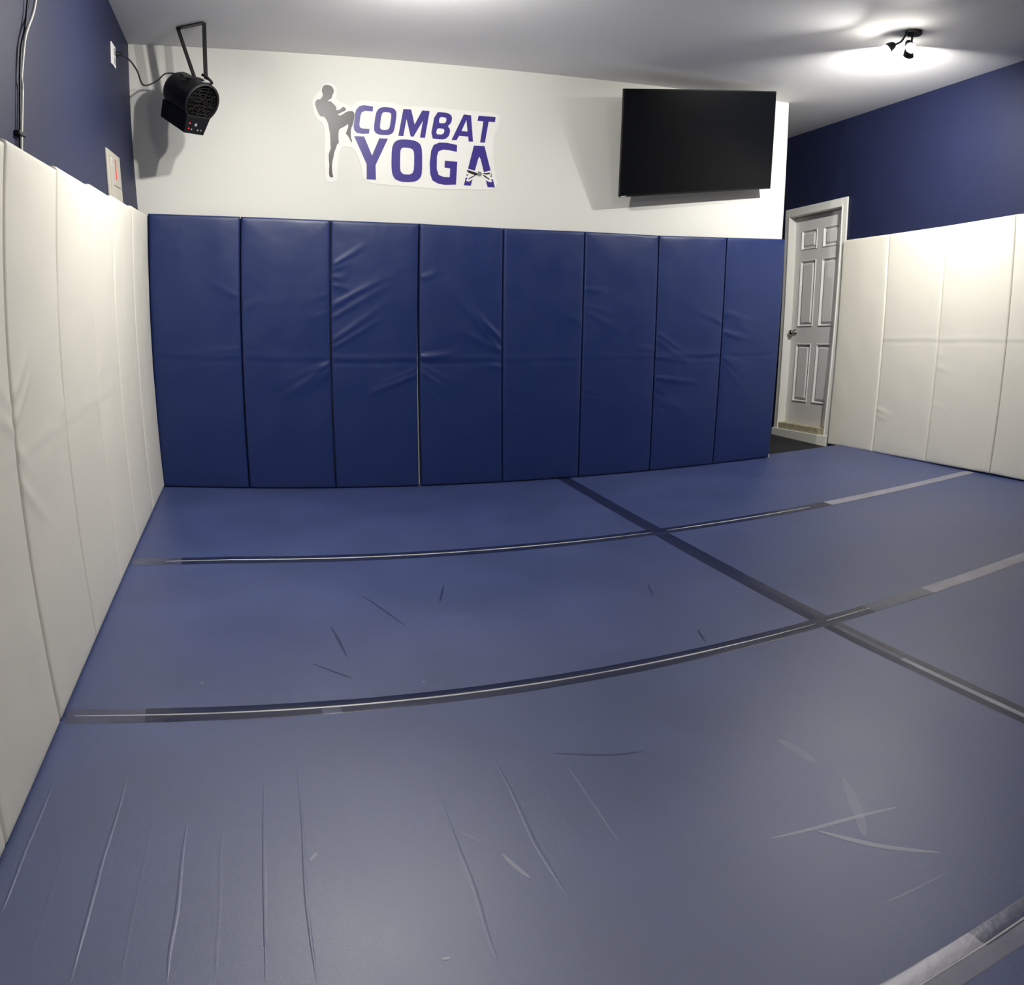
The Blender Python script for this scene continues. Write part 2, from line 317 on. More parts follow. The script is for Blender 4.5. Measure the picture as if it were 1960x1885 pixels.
# left wall
V, F = [], []
zs = [-.052, 1.78, 3.75]
for y in (.35, YR):
    for z in zs: V.append((left_x(y, z), y, z))
    for z in reversed(zs): V.append((left_x(y, z) - .14, y, z))
F = [tuple(range(6)), tuple(range(6, 12))[::-1]] + [(i, (i + 1) % 6, (i + 1) % 6 + 6, i + 6) for i in range(6)]
struct('wall_left', (V, F), M['wall_navy'])
# far wall: a free end on the right
def back_end(z): return 4.86 + .0745 * z
ztop = lambda x, y: ceil_z(x, y) + .01
V = [(-.6, back_y(-.05), -.052), (back_end(0) - .055, back_y(-.05), -.052), (back_end(0) - .055, .22, -.052), (-.6, .22, -.052)]
zt = 3.12
V += [(-.6, back_y(zt), 3.02), (back_end(zt) , back_y(zt), zt), (back_end(zt), .27, zt), (-.6, .27, 3.0)]
wb = struct('wall_back', hexa(V), M['wall_white'])
struct('trim_1', box(4.80, 4.842, .02, .23, -.052, .028), M['trim'])
# right wall with the doorway
DO = dict(tl=(1.284, 2.255), tr=(.300, 2.324), bl=(1.206, -.079), br=(.338, -.054))
def dmap(s, t, d=0):                # s: 0 far jamb .. 1 near jamb, t: 0 bottom .. 1 top, d: depth out of the wall (+ into the room)
    b = [DO['bl'][i] * (1 - s) + DO['br'][i] * s for i in (0, 1)]
    u = [DO['tl'][i] * (1 - s) + DO['tr'][i] * s for i in (0, 1)]
    y, z = [b[i] * (1 - t) + u[i] * t for i in (0, 1)]
    return (right_x(y, z) - d, y, z)
def dbox(s0, s1, t0, t1, d0, d1):
    return hexa([dmap(s0, t0, d0), dmap(s1, t0, d0), dmap(s1, t0, d1), dmap(s0, t0, d1), dmap(s0, t1, d0), dmap(s1, t1, d0), dmap(s1, t1, d1), dmap(s0, t1, d1)])
OS0, OS1, OT0, OT1 = .07, .925, .045, .968       # the opening inside the casing
def wallpiece(q):                   # q: four (y,z) corners
    return hexa([(right_x(y, z) + .16, y, z) for y, z in q] + [(right_x(y, z), y, z) for y, z in q])
yz = lambda s, t: dmap(s, t)[1:]
a, b, c, d = yz(OS0, 0), yz(OS0, OT1), yz(OS1, OT1), yz(OS1, 0)
struct('wall_right', join(
    wallpiece([(2.8, -.052), (a[0], -.06), b, (2.8, b[1])]),
    wallpiece([(2.8, b[1]), b, (b[0], 3.75), (2.8, 3.75)]),
    wallpiece([b, c, (c[0], 3.75), (b[0], 3.75)]),
    wallpiece([c, (YR, c[1]), (YR, 3.75), (c[0], 3.75)]),
    wallpiece([d, (YR, -.052), (YR, c[1]), c])), M['wall_navy'])
struct('wall_rear', box(-1.4, 6.6, YR - .14, YR, -.052, 3.75), M['wall_white'])
struct('wall_corridor', box(-.6, 6.6, 2.7, 2.84, -.052, 3.2), M['wall_white'])

# ------------------------------------------------------------------ door
dr = empty('door_1', dmap(.5, 0)); dr['kind'] = 'structure'; dr['label'] = 'white six-panel door in a white frame on the navy right wall'
fr = obj('door_frame', join(
    dbox(0, OS0, .0, 1, 0, .018), dbox(OS1, 1, .0, 1, 0, .018), dbox(OS0, OS1, OT1, 1, 0, .018),
    dbox(OS0 - .012, OS0 + .006, .02, OT1 + .004, -.15, .024), dbox(OS1 - .006, OS1 + .012, .02, OT1 + .004, -.15, .024),
    dbox(OS0, OS1, OT1 - .004, OT1 + .004, -.15, .024),
    dbox(OS0, OS0 + .016, .03, OT1, -.15, -.128), dbox(OS1 - .016, OS1, .03, OT1, -.15, -.128)), M['trim'], dr)
bev(fr, .004)
# door leaf with six raised panels
LD = -.085
def leaf():
    parts = [dbox(OS0 + .006, OS1 - .006, .068, OT1 - .006, LD - .04, LD)]
    S = lambda u: OS0 + .006 + (OS1 - OS0 - .012) * u
    T = lambda v: OT1 - .006 - (OT1 - .006 - .068) * v
    V, F, I = [], [], []
    rects = [(u0, u1, v0, v1) for (u0, u1) in ((.13, .445), (.555, .87)) for (v0, v1) in ((.068, .165), (.215, .535), (.615, .895))]
    for (u0, u1, v0, v1) in rects:
        du = .045
        dv = du * .33
        rings = [(0, .0015), (.25, .010), (.6, -.012), (1.0, -.012), (1.5, .004)]
        base = len(V)
        for (k, h) in rings:
            a0, a1, b0, b1 = u0 + du * k, u1 - du * k, v0 + dv * k, v1 - dv * k
            for (uu, vv) in ((a0, b1), (a1, b1), (a1, b0), (a0, b0)): V.append(dmap(S(uu), T(vv), LD + h + .0125))
        for i in range(len(rings) - 1):
            for k in range(4): F.append((base + i * 4 + k, base + i * 4 + (k + 1) % 4, base + (i + 1) * 4 + (k + 1) % 4, base + (i + 1) * 4 + k))
        n = base + (len(rings) - 1) * 4
        F.append((n, n + 1, n + 2, n + 3))
    # stiles and rails around the panels stand 12 mm proud of the slab
    us = [0, .13, .445, .555, .87, 1]; vs = [0, .068, .165, .215, .535, .615, .895, 1]
    for i in range(5):
        for j in range(7):
            if i in (1, 3) and j in (1, 3, 5): continue
            parts.append(dbox(S(us[i]), S(us[i + 1]), T(vs[j + 1]), T(vs[j]), LD, LD + .0125))
    return join(*parts, (V, F))
obj('door_leaf', leaf(), M['door'], dr)
th = obj('threshold', join(setmat(dbox(-.01, 1.0, -.006, .042, -.15, .035), 0), setmat(dbox(OS0 - .0, OS1 - .0, .042, .068, -.12, .012), 1)), [M['trim'], M['sill']], dr)
bev(th, .003)
kp = Vector(dmap(OS0 + .075, .46, LD + .0125))
kn = obj('door_knob', xform(lathe([(.0, 0), (.032, 0), (.032, .006), (.012, .012), (.011, .03), (.02, .036), (.028, .046), (.029, .056), (.022, .066), (.0, .069)], 24), Matrix.Translation(kp) @ frame_to((-1, 0, 0))), M['chrome'], dr, smooth=True)

# ------------------------------------------------------------------ wall pads
def seg_d(px, py, a, b):
    vx, vy = b[0] - a[0], b[1] - a[1]
    L2 = vx * vx + vy * vy + 1e-9
    t = max(0, min(1, ((px - a[0]) * vx + (py - a[1]) * vy) / L2))
    dx, dy = px - a[0] - vx * t, py - a[1] - vy * t
    return math.hypot(dx, dy), t

def pad(name, bl, br, tl, tr, n_dir, thick, m, wr, seed, gapl=.002, gapr=.002, crease=.475, cdepth=.004, edge=.014, nu=44, nv=118, pillow=.006):
    """padded panel: corners of its face plane, outward normal, list of wrinkles (u0,v0,u1,v1,height,width)"""
    bl, br, tl, tr = map(Vector, (bl, br, tl, tr)); n = Vector(n_dir).normalized()
    W = (br - bl).length; Hh = (tl - bl).length
    def P(u, v): return bl * (1 - u) * (1 - v) + br * u * (1 - v) + tl * (1 - u) * v + tr * u * v
    def ease(k, N, e, L):          # denser rows at the rounded edges
        return k / N
    us = [0, .25 * edge / W, .6 * edge / W] + [edge / W + (1 - 2 * edge / W) * k / nu for k in range(nu + 1)] + [1 - .6 * edge / W, 1 - .25 * edge / W, 1]
    vs = [0, .25 * edge / Hh, .6 * edge / Hh] + [edge / Hh + (1 - 2 * edge / Hh) * k / nv for k in range(nv + 1)] + [1 - .6 * edge / Hh, 1 - .25 * edge / Hh, 1]
    V, F = [], []
    def disp(x, y):
        d = min(x, W - x, y, Hh - y)
        h = 0
        if d < edge: h -= edge - math.sqrt(max(0, edge * edge - (edge - d) ** 2))
        h += pillow * (1 - math.exp(-d / .06))
        k = min(1, d / .03)
        # stitched fold across the middle
        yc = crease * Hh + .004 * math.sin(x * 9 + seed)
        h += -cdepth * math.exp(-((y - yc) / .010) ** 2) + cdepth * .9 * math.exp(-((y - yc - .028) / .022) ** 2) 
        for (u0, v0, u1, v1, a, wd) in wr:
            dd, t = seg_d(x, y, (u0 * W, v0 * Hh), (u1 * W, v1 * Hh))
            wloc = wd * (.55 + .9 * t)
            if dd < wloc * 3: h += a * math.exp(-(dd / wloc) ** 2) * (1 - t) ** .8 * (.35 + .65 * k)
        h += .0030 * k * noise.noise(Vector((x * 5 + seed * 3.1, y * 4, seed)))
        h += .0007 * k * noise.noise(Vector((x * 22 + seed, y * 16, seed * 2)))
        return h
    nU, nV = len(us), len(vs)
    for v in vs:
        for u in us:
            uu = gapl / W + u * (1 - (gapl + gapr) / W)
            V.append(tuple(P(uu, v) + n * disp(u * W, v * Hh)))
    for j in range(nV - 1):
        for i in range(nU - 1):
            F.append((j * nU + i, j * nU + i + 1, (j + 1) * nU + i + 1, (j + 1) * nU + i))
    rim = [i for i in range(nU)] + [j * nU + nU - 1 for j in range(1, nV)] + [(nV - 1) * nU + i for i in range(nU - 2, -1, -1)] + [j * nU for j in range(nV - 2, 0, -1)]
    base = len(V)
    for r in rim: 
        v = Vector(V[r]); V.append(tuple(v - n * (thick - edge)))
    L = len(rim)
    for k in range(L): F.append((rim[k], rim[(k + 1) % L], base + (k + 1) % L, base + k))
    F.append(tuple(base + k for k in range(L)))
    o = obj(name, (V, F), m, None, smooth=True, origin=tuple((bl + br) / 2))
    return o

BB = [(-.016, 0), (.600, .001), (1.210, .001), (1.824, .002), (2.436, .003), (3.043, .002), (3.655, -.001), (4.250, -.003), (4.828, -.003)]
BT = [(-.118, 1.825), (.536, 1.838), (1.166, 1.846), (1.798, 1.854), (2.424, 1.851), (3.074, 1.855), (3.714, 1.853), (4.356, 1.863), (4.969, 1.872)]
def fan(side, v0, up, n, a, L, seed):
    rnd = random.Random(seed); out = []
    u0 = .0 if side == 'L' else 1.0; sg = 1 if side == 'L' else -1
    for k in range(n):
        v = v0 + rnd.uniform(-.05, .05)
        ln = L * rnd.uniform(.6, 1.1)
        out.append((u0, v, u0 + sg * ln, v + up * ln * rnd.uniform(.12, .35), 1.5 * a * rnd.uniform(.5, 1), rnd.uniform(.012, .026)))
    return out
WR = [
    fan('R', .74, .6, 1, .004, .35, 1) + [(1, .52, .3, .50, .002, .02)],
    fan('R', .43, -1, 4, .005, .6, 2) + fan('R', .70, -.5, 2, .002, .3, 21) + fan('L', .7, .5, 2, .002, .3, 3),
    fan('L', .84, .7, 2, .006, .4, 4) + fan('L', .75, -.2, 2, .004, .3, 5) + fan('L', .66, .7, 3, .006, .75, 6) + fan('L', .57, .9, 3, .005, 1.0, 7) + fan('R', .46, -.8, 3, .004, .6, 8),
    fan('L', .50, .2, 2, .007, .5, 9) + fan('L', .44, -1.2, 4, .005, .6, 10) + fan('R', .56, 1.1, 4, .006, .8, 11) + fan('R', .47, .1, 2, .006, .3, 12) + fan('L', .82, .4, 2, .003, .3, 13),
    fan('R', .66, .6, 2, .002, .4, 14) + fan('L', .25, -.4, 1, .003, .3, 15),
    fan('L', .78, -.1, 1, .004, .4, 16) + fan('L', .68, -.5, 2, .004, .6, 17) + fan('L', .37, -.5, 2, .004, .45, 18) + fan('R', .5, .2, 1, .004, .3, 19),
    fan('L', .55, -.7, 2, .005, .5, 20) + fan('L', .44, -.25, 2, .007, .8, 22) + fan('L', .33, -.9, 3, .004, .6, 23) + fan('R', .6, .9, 2, .004, .5, 24),
    fan('L', .68, -.6, 3, .004, .8, 25) + fan('L', .56, -.6, 2, .005, .6, 26) + fan('L', .44, -.9, 3, .004, .6, 27),
]
names = ['leftmost of the navy pads, in the corner beside the white pads',
         'navy wall pad, second from the left corner',
         'wrinkled navy wall pad left of the pale vertical gap, below the sign',
         'wrinkled navy wall pad right of the pale vertical gap',
         'smooth navy wall pad, fifth from the left, its right edge near the floor seam',
         'navy wall pad under the left half of the television',
         'navy wall pad under the right half of the television, third from the door',
         'rightmost of the navy pads, at the free wall end beside the door']
names[6] = 'navy wall pad second from the door, under the right half of the television'
for i in range(8):
    gl, gr = .003, .003
    bl, br = BB[i], BB[i + 1]
    f = lambda q: (q[0], q[1] * .0201, q[1])
    b0, b1, t0, t1 = (bl[0], 0, .003), (br[0], 0, .003), f(BT[i]), f(BT[i + 1])
    if i == 2: b1 = (b1[0] - .012, 0, .003)
    if i == 3: b0 = (b0[0] + .002, 0, .003)
    o = pad('wall_pad', b0, b1, t0, t1, (0, -1, .02), .055, M['pad_navy'], WR[i], i + 1, gl, gr, crease=.478, cdepth=.0034 if i in (2, 3, 6) else .0016)
    tag(o, names[i], 'wall pad', 'navy pads along the far wall')

# left wall pads: face plane leans a little, runs toward the camera
LYB = [.0, -.629, -1.304, -1.909, -2.579, -3.255, -3.896, -4.55, -5.2]
LYT = [.0, -.676, -1.339, -1.919, -2.582, -3.258, -3.90, -4.55, -5.2]
def lp(y, z): return (.0784 * y - .063 * z, y, z)
lwr = [[], fan('R', .55, .5, 1, .002, .3, 31), fan('R', .50, .6, 2, .004, .35, 32) + fan('L', .52, .5, 1, .003, .3, 33), fan('R', .45, .8, 2, .004, .25, 34) + fan('R', .36, -.6, 2, .003, .25, 41),
       fan('L', .53, .9, 2, .005, .4, 35) + fan('L', .45, -.8, 2, .004, .4, 36) + fan('R', .5, .5, 2, .004, .2, 37),
       fan('L', .52, -1.2, 3, .004, .4, 38) + fan('R', .55, 1.1, 3, .004, .4, 39) + fan('L', .3, -1, 2, .003, .3, 40), [], []]
lname = ['narrowest-looking white pad on the left wall, meeting the navy pads in the corner',
         'white left-wall pad, second from the corner, below the grey electrical panel',
         'white left-wall pad, third from the corner, where the farther floor tape ends',
         'white left-wall pad, fourth from the corner',
         'white left-wall pad just beyond the grey gap, at the end of the nearer floor tape',
         'wide white left-wall pad on the near side of the grey gap',
         'white left-wall pad cut off by the left edge of the photo',
         'white left-wall pad nearest the camera']
for i in range(8):
    y0, y1 = LYB[i], LYB[i + 1]; u0, u1 = LYT[i], LYT[i + 1]
    if i == 0: y0 = -.004; u0 = -.004
    zt = 1.815
    g0, g1 = (.0022, .0022)
    if i == 4: g1 = .006
    if i == 5: g0 = .007
    # seen from the room, the left edge of each pad is the one nearer the camera
    o = pad('wall_pad', lp(y1, .003), lp(y0, .003), lp(u1, zt + .007), lp(u0, zt - .005), (1, .0784, .063), .055, M['pad_white'], lwr[i], 20 + i, g1, g0, crease=.47, cdepth=.0009, pillow=.006)
    tag(o, lname[i], 'wall pad', 'white pads along the left wall')

RYB = [(.300, -.02), (-.332, -.004), (-1.000, .004), (-1.722, .012), (-2.42, .004), (-3.1, .004)]
RYT = [(.306, 1.904), (-.330, 1.934), (-1.035, 1.970), (-1.802, 2.017), (-2.52, 2.03), (-3.2, 2.03)]
def rp(y, z): return (5.746 + .0673 * z + .0119 * y, y, z)
rwr = [[], fan('L', .20, -.5, 2, .005, .3, 51), fan('L', .42, -.6, 2, .003, .3, 52) + fan('L', .24, -.4, 1, .003, .3, 53), [], []]
rname = ['plain white wall pad right beside the door frame', 'white right-wall pad, second from the door', 'white right-wall pad where the farther floor tape ends',
         'white right-wall pad cut off by the right edge of the photo', 'white right-wall pad nearest the camera']
for i in range(5):
    b0, b1, t0, t1 = RYB[i], RYB[i + 1], RYT[i], RYT[i + 1]
    o = pad('wall_pad', rp(*b0), rp(*b1), rp(*t0), rp(*t1), (-1, 0, .067), .05, M['pad_white'], rwr[i], 40 + i, .003, .003, crease=.51, cdepth=0 if i == 0 else .0025, pillow=.004)
    tag(o, rname[i], 'wall pad', 'white pads along the right wall')

# ------------------------------------------------------------------ floor mats
def cx(y):                          # the lengthwise seam
    pts = [(.12, 2.93), (-1.545, 2.838), (-3.21, 2.732), (-4.99, 2.645), (-6.6, 2.58)]
    for (ya, xa), (yb, xb) in zip(pts, pts[1:]):
        if y >= yb: return xa + (xb - xa) * (ya - y) / (ya - yb)
    return pts[-1][1]
def lx(y): return .0784 * y - .03 if y < 0 else -.03
def rx(y): return 5.79
def matbox(x0f, x1f, y0, y1, n=10):
    g = .0015; V, F = [], []
    ys = [y0 + (y1 - y0) * k / n for k in range(n + 1)]
    ys[0] -= g; ys[-1] += g
    for y in ys:
        a, b = x0f(y) + g, x1f(y) - g
        e = .004
        V += [(a, y, -.05), (a, y, -e), (a + e, y, 0), (b - e, y, 0), (b, y, -e), (b, y, -.05)]
    for j in range(n):
        for k in range(6): F.append((j * 6 + k, j * 6 + (k + 1) % 6, (j + 1) * 6 + (k + 1) % 6, (j + 1) * 6 + k))
    F.append(tuple(range(6))[::-1]); F.append(tuple(n * 6 + k for k in range(6)))
    return V, F
def strip(pts, wdt, z, taper=True, n=5):        # flat mark
    P = [Vector((p[0], p[1], 0)) for p in pts]; Q = []
    for i in range(len(P) - 1):
        p0, p1, p2, p3 = P[max(i - 1, 0)], P[i], P[i + 1], P[min(i + 2, len(P) - 1)]
        for k in range(n):
            t = k / n
            Q.append(.5 * ((2 * p1) + (p2 - p0) * t + (2 * p0 - 5 * p1 + 4 * p2 - p3) * t * t + (3 * p1 - p0 - 3 * p2 + p3) * t ** 3))
    Q.append(P[-1]); V, F = [], []
    for i, p in enumerate(Q):
        d = (Q[min(i + 1, len(Q) - 1)] - Q[max(i - 1, 0)]).normalized(); s = Vector((-d.y, d.x, 0))
        w_ = wdt * (max(.12, math.sin(math.pi * (i + .3) / (len(Q) - .4)) ** .6) if taper else 1) / 2
        w_ *= 1 + .25 * noise.noise(p * 25)
        for q in (p - s * w_, p + s * w_): V.append((q.x, q.y, z))
    for i in range(len(Q) - 1): F.append((2 * i, 2 * i + 1, 2 * i + 3, 2 * i + 2))
    return V, F
def fold(pts, wdt, h):              # low raised crease in the vinyl
    V, F = strip(pts, wdt, 0, True, 8)
    n = len(V) // 2; W, G = [], []
    for i in range(n):
        a, b = Vector(V[2 * i]), Vector(V[2 * i + 1]); m_ = (a + b) / 2
        k = min(1, 1.6 * math.sin(math.pi * (i + .2) / (n - .6)) + .1)
        W += [tuple(a + Vector((0, 0, .0002))), tuple(m_ + Vector((0, 0, h * k * .75)) + (a - m_) * .35), tuple(m_ + Vector((0, 0, h * k * .75)) - (a - m_) * .35), tuple(b + Vector((0, 0, .0002)))]
    for i in range(n - 1):
        for k in range(3): G.append((4 * i + k, 4 * i + k + 1, 4 * i + 5 + k, 4 * i + 4 + k))
    return W, G
YS = [(.115, -1.545), (-1.545, -3.21), (-3.21, -4.99), (-4.99, -8.15)]
mm = [M['mat_navy'], M['scuff'], M['scuff_faint'], M['scuff_dark']]
mid = [setmat(strip(l, .012, .0006), 3) for l in D['dark2']]
for sp in D['specks']:
    x, y = sp[0]; mid.append(setmat(([(x - .006, y - .006, .0006), (x + .007, y - .005, .0006), (x + .005, y + .007, .0006), (x - .005, y + .005, .0006)], [(0, 1, 2, 3)]), 1))
front = [setmat(fold(l, .011 if i < 8 else .013, .0005 if i in (1, 3, 5, 10, 12) else (.0013 if i < 8 else .0009)), 0) for i, l in enumerate(D['creases'])]
wd = [.016, .02, .03, .035, .008, .012, .007, .01, .008]
for i, l in enumerate(D['light']): front.append(setmat(strip(l, wd[i], .0007 + .0001 * i), 2 if i in (2, 3, 4, 6) else 1))
front.append(setmat(strip(D['dark'][0], .010, .0006), 3))
spec = [(lx, cx, 0, [], 'large navy floor mat in the far left row, along the navy wall pads'),
        (cx, rx, 0, [], 'navy floor mat in the far right, in front of the door'),
        (lx, cx, 1, mid, 'large navy floor mat left of the lengthwise seam, between the two long tapes, faintly scuffed'),
        (cx, rx, 1, [], 'pale-reflecting navy floor mat right of the lengthwise seam, between the two long tapes'),
        (lx, cx, 2, front, 'nearest large navy floor mat with lengthwise creases and pale scuffs'),
        (cx, rx, 2, [], 'navy floor mat at the right edge of the photo, nearest the camera'),
        (lx, rx, 3, [], 'navy floor mat beyond the tape in the bottom right corner')]
for a_, b_, r_, ex, lab in spec:
    y0, y1 = YS[r_][1], YS[r_][0]
    base = setmat(matbox(a_, b_, y0, y1), 0)
    o = obj('floor_mat', join(base, *ex), mm, None, origin=((a_(y0) + b_(y0)) / 2, (y0 + y1) / 2, 0))
    tag(o, lab, 'floor mat', 'navy mats covering the floor')

# tape over the seams
def tape(name, fn, s0, s1, wid, label, ridge=True, worn_pale=(), zt=.0012, n=90, along='x', rw=1):
    V, F, I = [], [], []
    def put(s, off, z): 
        c = fn(s)
        return (s, c + off, z) if along == 'x' else (c + off, s, z)
    prof = [(-.5, .0004), (-.46, zt), (-.12, zt * .9), (-.05, zt * 1.3), (.05, zt * 1.3), (.12, zt * .9), (.46, zt), (.5, .0004)]
    for k in range(n + 1):
        s = s0 + (s1 - s0) * k / n
        jt = 1 + .05 * noise.noise(Vector((s * 7, wid * 30, 0)))
        for (o_, z_) in prof: V.append(put(s, o_ * wid * jt + .002 * noise.noise(Vector((s * 3, 5, wid))), z_ + .0008 * max(0, noise.noise(Vector((s * 9, o_ * 6, 2))))))
    m_ = len(prof)
    for k in range(n):
        s = s0 + (s1 - s0) * (k + .5) / n
        for j in range(m_ - 1):
            F.append((k * m_ + j, k * m_ + j + 1, (k + 1) * m_ + j + 1, (k + 1) * m_ + j))
            I.append(max([q[4] if len(q) > 4 else 1 for q in worn_pale if q[0] <= s <= q[1] and q[2] <= j <= q[3]] or [0]))
    t = obj(name, (V, F, I), [M['tape'], M['tape_worn'], M['tape_pale']], None, smooth=True, origin=put((s0 + s1) / 2, 0, 0))
    tag(t, label, 'tape', 'tape strips over the floor mat seams')
    if ridge:
        for (a, b) in ridge:
            V, F = [], []
            nn = max(6, int(abs(b - a) / .05))
            for k in range(nn + 1):
                s = a + (b - a) * k / nn
                e_ = math.sin(math.pi * (k + .3) / (nn + .6)) ** .35
                w_ = .0055 * rw * e_ * (1 + .5 * noise.noise(Vector((s * 2.2, 1, 3)))); h_ = .0022 * e_
                o_ = .003 * noise.noise(Vector((s * 1.7, 8, 1)))
                for q in ((-w_, 0), (-w_ * .6, h_ * .8), (0, h_), (w_ * .6, h_ * .8), (w_, 0)): V.append(put(s, o_ + q[0], zt + .0003 + q[1]))
            for k in range(nn):
                for j in range(4): F.append((k * 5 + j, k * 5 + j + 1, (k + 1) * 5 + j + 1, (k + 1) * 5 + j))
            rr = obj('seam_ridge', (V, F), M['ridge'], t, smooth=True); rr['label'] = 'pale raised line along the middle of the tape'
    return t
YA = lambda x: -1.552 + (.0 if x < 1 else .012) + (x > 4) * .018 * (x - 4)
tape('seam_tape', lambda x: -1.600 + .05 * min(1, max(0, (x + .1) / .5)) + .02 * max(0, x - 4) / 1.7, lx(-1.6) + .035, 5.72, .112, 'thin tape across the floor nearest the navy wall pads', ridge=[(.05, 2.80), (2.90, 4.0)], worn_pale=[(-.2, .17, 0, 7), (.33, .36, 0, 2), (4.15, 5.8, 1, 5, 2)])
tape('seam_tape', lambda x: -3.212 + .01 * math.sin(x * .9), lx(-3.2) + .035, 5.70, .098, 'wide dark tape across the middle of the floor with a bright centre line', ridge=[(-.22, 2.68), (2.74, 3.0)], worn_pale=[(-.3, .0, 0, 7), (.62, .68, 0, 2), (3.0, 3.38, 0, 7), (3.38, 5.8, 0, 7, 2)], zt=.0014)
tape('seam_tape', lambda y: cx(y), -4.93, .04, .098, 'dark tape running from the navy wall toward the right foreground', ridge=[], worn_pale=[(-3.7, -3.3, 2, 4), (-4.93, -3.7, 2, 4, 2)], zt=.0010, along='y')
tape('seam_tape', lambda x: -4.99, lx(-5) + .035, 5.7, .10, 'tape with a bright centre line in the bottom right corner', ridge=[(-.3, 5.6)], rw=.6, worn_pale=[(-.3, 1.85, 0, 2, 2), (1.72, 1.95, 3, 7), (-.3, 1.72, 3, 7, 2)], zt=.0016)

# ------------------------------------------------------------------ wall sign
sg = empty('wall_sign', (1.70, back_y(2.4) - .0005, 2.4))
tag(sg, 'purple and black vinyl sign reading COMBAT YOGA with a kicking figure', 'sign')
def on_wall(lift):
    return lambda x, z, t: (x, back_y(z) - .0012 - lift + t, z)
def decal(name, loops, m, lift, rnd=0, th=.0006):
    lps = [rounded([tuple(p) for p in l], rnd) if rnd else [tuple(p) for p in l] for l in loops]
    return obj(name, flat_shape(lps, on_wall(lift), th), m, sg)
decal('backing', D['backing'], M['decal_white'], 0, 2)
for k in ('C', 'O', 'M', 'B', 'A', 'T', 'Y', 'O2', 'G', 'A2'):
    decal('letter', D[k], M['decal_purple'], .0009, 1 if k in ('O', 'B', 'O2') else 0)
f_ = decal('kicking_figure', D['man'], M['decal_black'], .0009, 1); f_['label'] = 'dark silhouette of a kicking fighter'
bl_ = empty('belt', (0, 0, 0)); bl_.parent = sg
vf = join(setmat(flat_shape([rounded([tuple(p) for p in D['belt_white'][0]], 1)], on_wall(.0018), .0005), 0),
          *[setmat(flat_shape([[tuple(p) for p in l]], on_wall(.0025), .0005), 1) for l in D['belt_black']],
          setmat(flat_shape([rounded([tuple(p) for p in D['belt_knot'][0]], 1)], on_wall(.0031), .0005), 2))
bpy.data.objects.remove(bl_)
b_ = obj('belt', vf, [M['decal_white'], M['decal_ink'], M['decal_grey']], sg); b_['label'] = 'black and white tied belt across the last letter'

# ------------------------------------------------------------------ television
TVC = Vector((3.982, -.146, 2.595)); TVW, TVH = 1.45, .8175
yaw, tilt, roll = -.049, .259, .118
r0 = Vector((math.cos(yaw), -math.sin(yaw), 0)); f0 = Vector((-math.sin(yaw), -math.cos(yaw), 0))
u0 = Vector((0, 0, 1)) * math.cos(tilt) + f0 * math.sin(tilt)
r2 = r0 * math.cos(roll) + u0 * math.sin(roll); u2 = -r0 * math.sin(roll) + u0 * math.cos(roll)
n2 = r2.cross(u2)
TM = Matrix(((r2[0], u2[0], n2[0], TVC[0]), (r2[1], u2[1], n2[1], TVC[1]), (r2[2], u2[2], n2[2], TVC[2]), (0, 0, 0, 1)))
tv = empty('television', tuple(TVC)); tag(tv, 'large black flat television tilted forward on the white far wall', 'television')
w2, h2 = TVW / 2, TVH / 2
bev(obj('casing', xform(join(box(-w2, w2, -h2, h2, -.018, -.002), box(-w2 + .12, w2 - .12, -h2 + .04, h2 - .16, -.05, -.016)), TM), M['bezel'], tv), .004)
obj('bezel', xform(join(box(-w2, w2, -h2, -h2 + .014, -.002, .004), box(-w2, w2, h2 - .008, h2, -.002, .004), box(-w2, -w2 + .008, -h2 + .014, h2 - .008, -.002, .004), box(w2 - .008, w2, -h2 + .014, h2 - .008, -.002, .004)), TM), M['bezel'], tv)
obj('screen', xform(box(-w2 + .008, w2 - .008, -h2 + .014, h2 - .008, -.002, .002), TM), M['screen'], tv)
lg = obj('maker_mark', xform(box(-w2 + .012, -w2 + .058, -h2 + .005, -h2 + .0085, .004, .0046), TM), M['white_plastic'], tv); lg['label'] = 'tiny pale mark at the lower left of the frame'
back_pt = TM @ Vector((0, -.02, -.05))
wall_pt = Vector((back_pt.x, back_y(2.4) - .001, 2.45))
arm = lambda p, q, r_: tube([p, q], r_, 8, False)
elbow = Vector((back_pt.x + .12, (back_pt.y + wall_pt.y) / 2, 2.47))
mv = join(xform(box(-.16, .16, -.13, .13, 0, .012), Matrix.Translation(wall_pt) @ frame_to((0, -1, 0))),
          xform(box(-.2, .2, -.16, .16, -.062, -.049), TM),
          arm(wall_pt + Vector((-.05, 0, 0)), elbow, .014), arm(elbow, back_pt, .014))
obj('wall_mount', mv, M['black_metal'], tv)

# ------------------------------------------------------------------ heater
hc = Vector((.127, -.325, 2.56)); ax = Vector((.222, -.36, -.175)).normalized()
hup = (Vector((0, 0, 1)) - ax * ax.z).normalized(); hrt = ax.cross(hup)          # hrt: to the right of the axis
HM = Matrix(((hrt[0], hup[0], ax[0], hc[0]), (hrt[1], hup[1], ax[1], hc[1]), (hrt[2], hup[2], ax[2], hc[2]), (0, 0, 0, 1)))
ht = empty('garage_heater', (hc.x, hc.y, ceil_z(hc.x, hc.y)))
tag(ht, 'black barrel-shaped electric heater hanging in the far left corner', 'heater')
hl = .19
body = lathe([(.100, -hl), (.112, -hl + .008), (.118, -hl + .03), (.118, hl - .03), (.124, hl - .028), (.125, hl), (.112, hl + .004), (.106, hl - .004), (.104, hl - .05), (.02, hl - .055)], 48)
obj('barrel', xform(body, HM), M['black_metal'], ht, smooth=True).modifiers.new('e', 'EDGE_SPLIT').split_angle = R(35)
gr = []
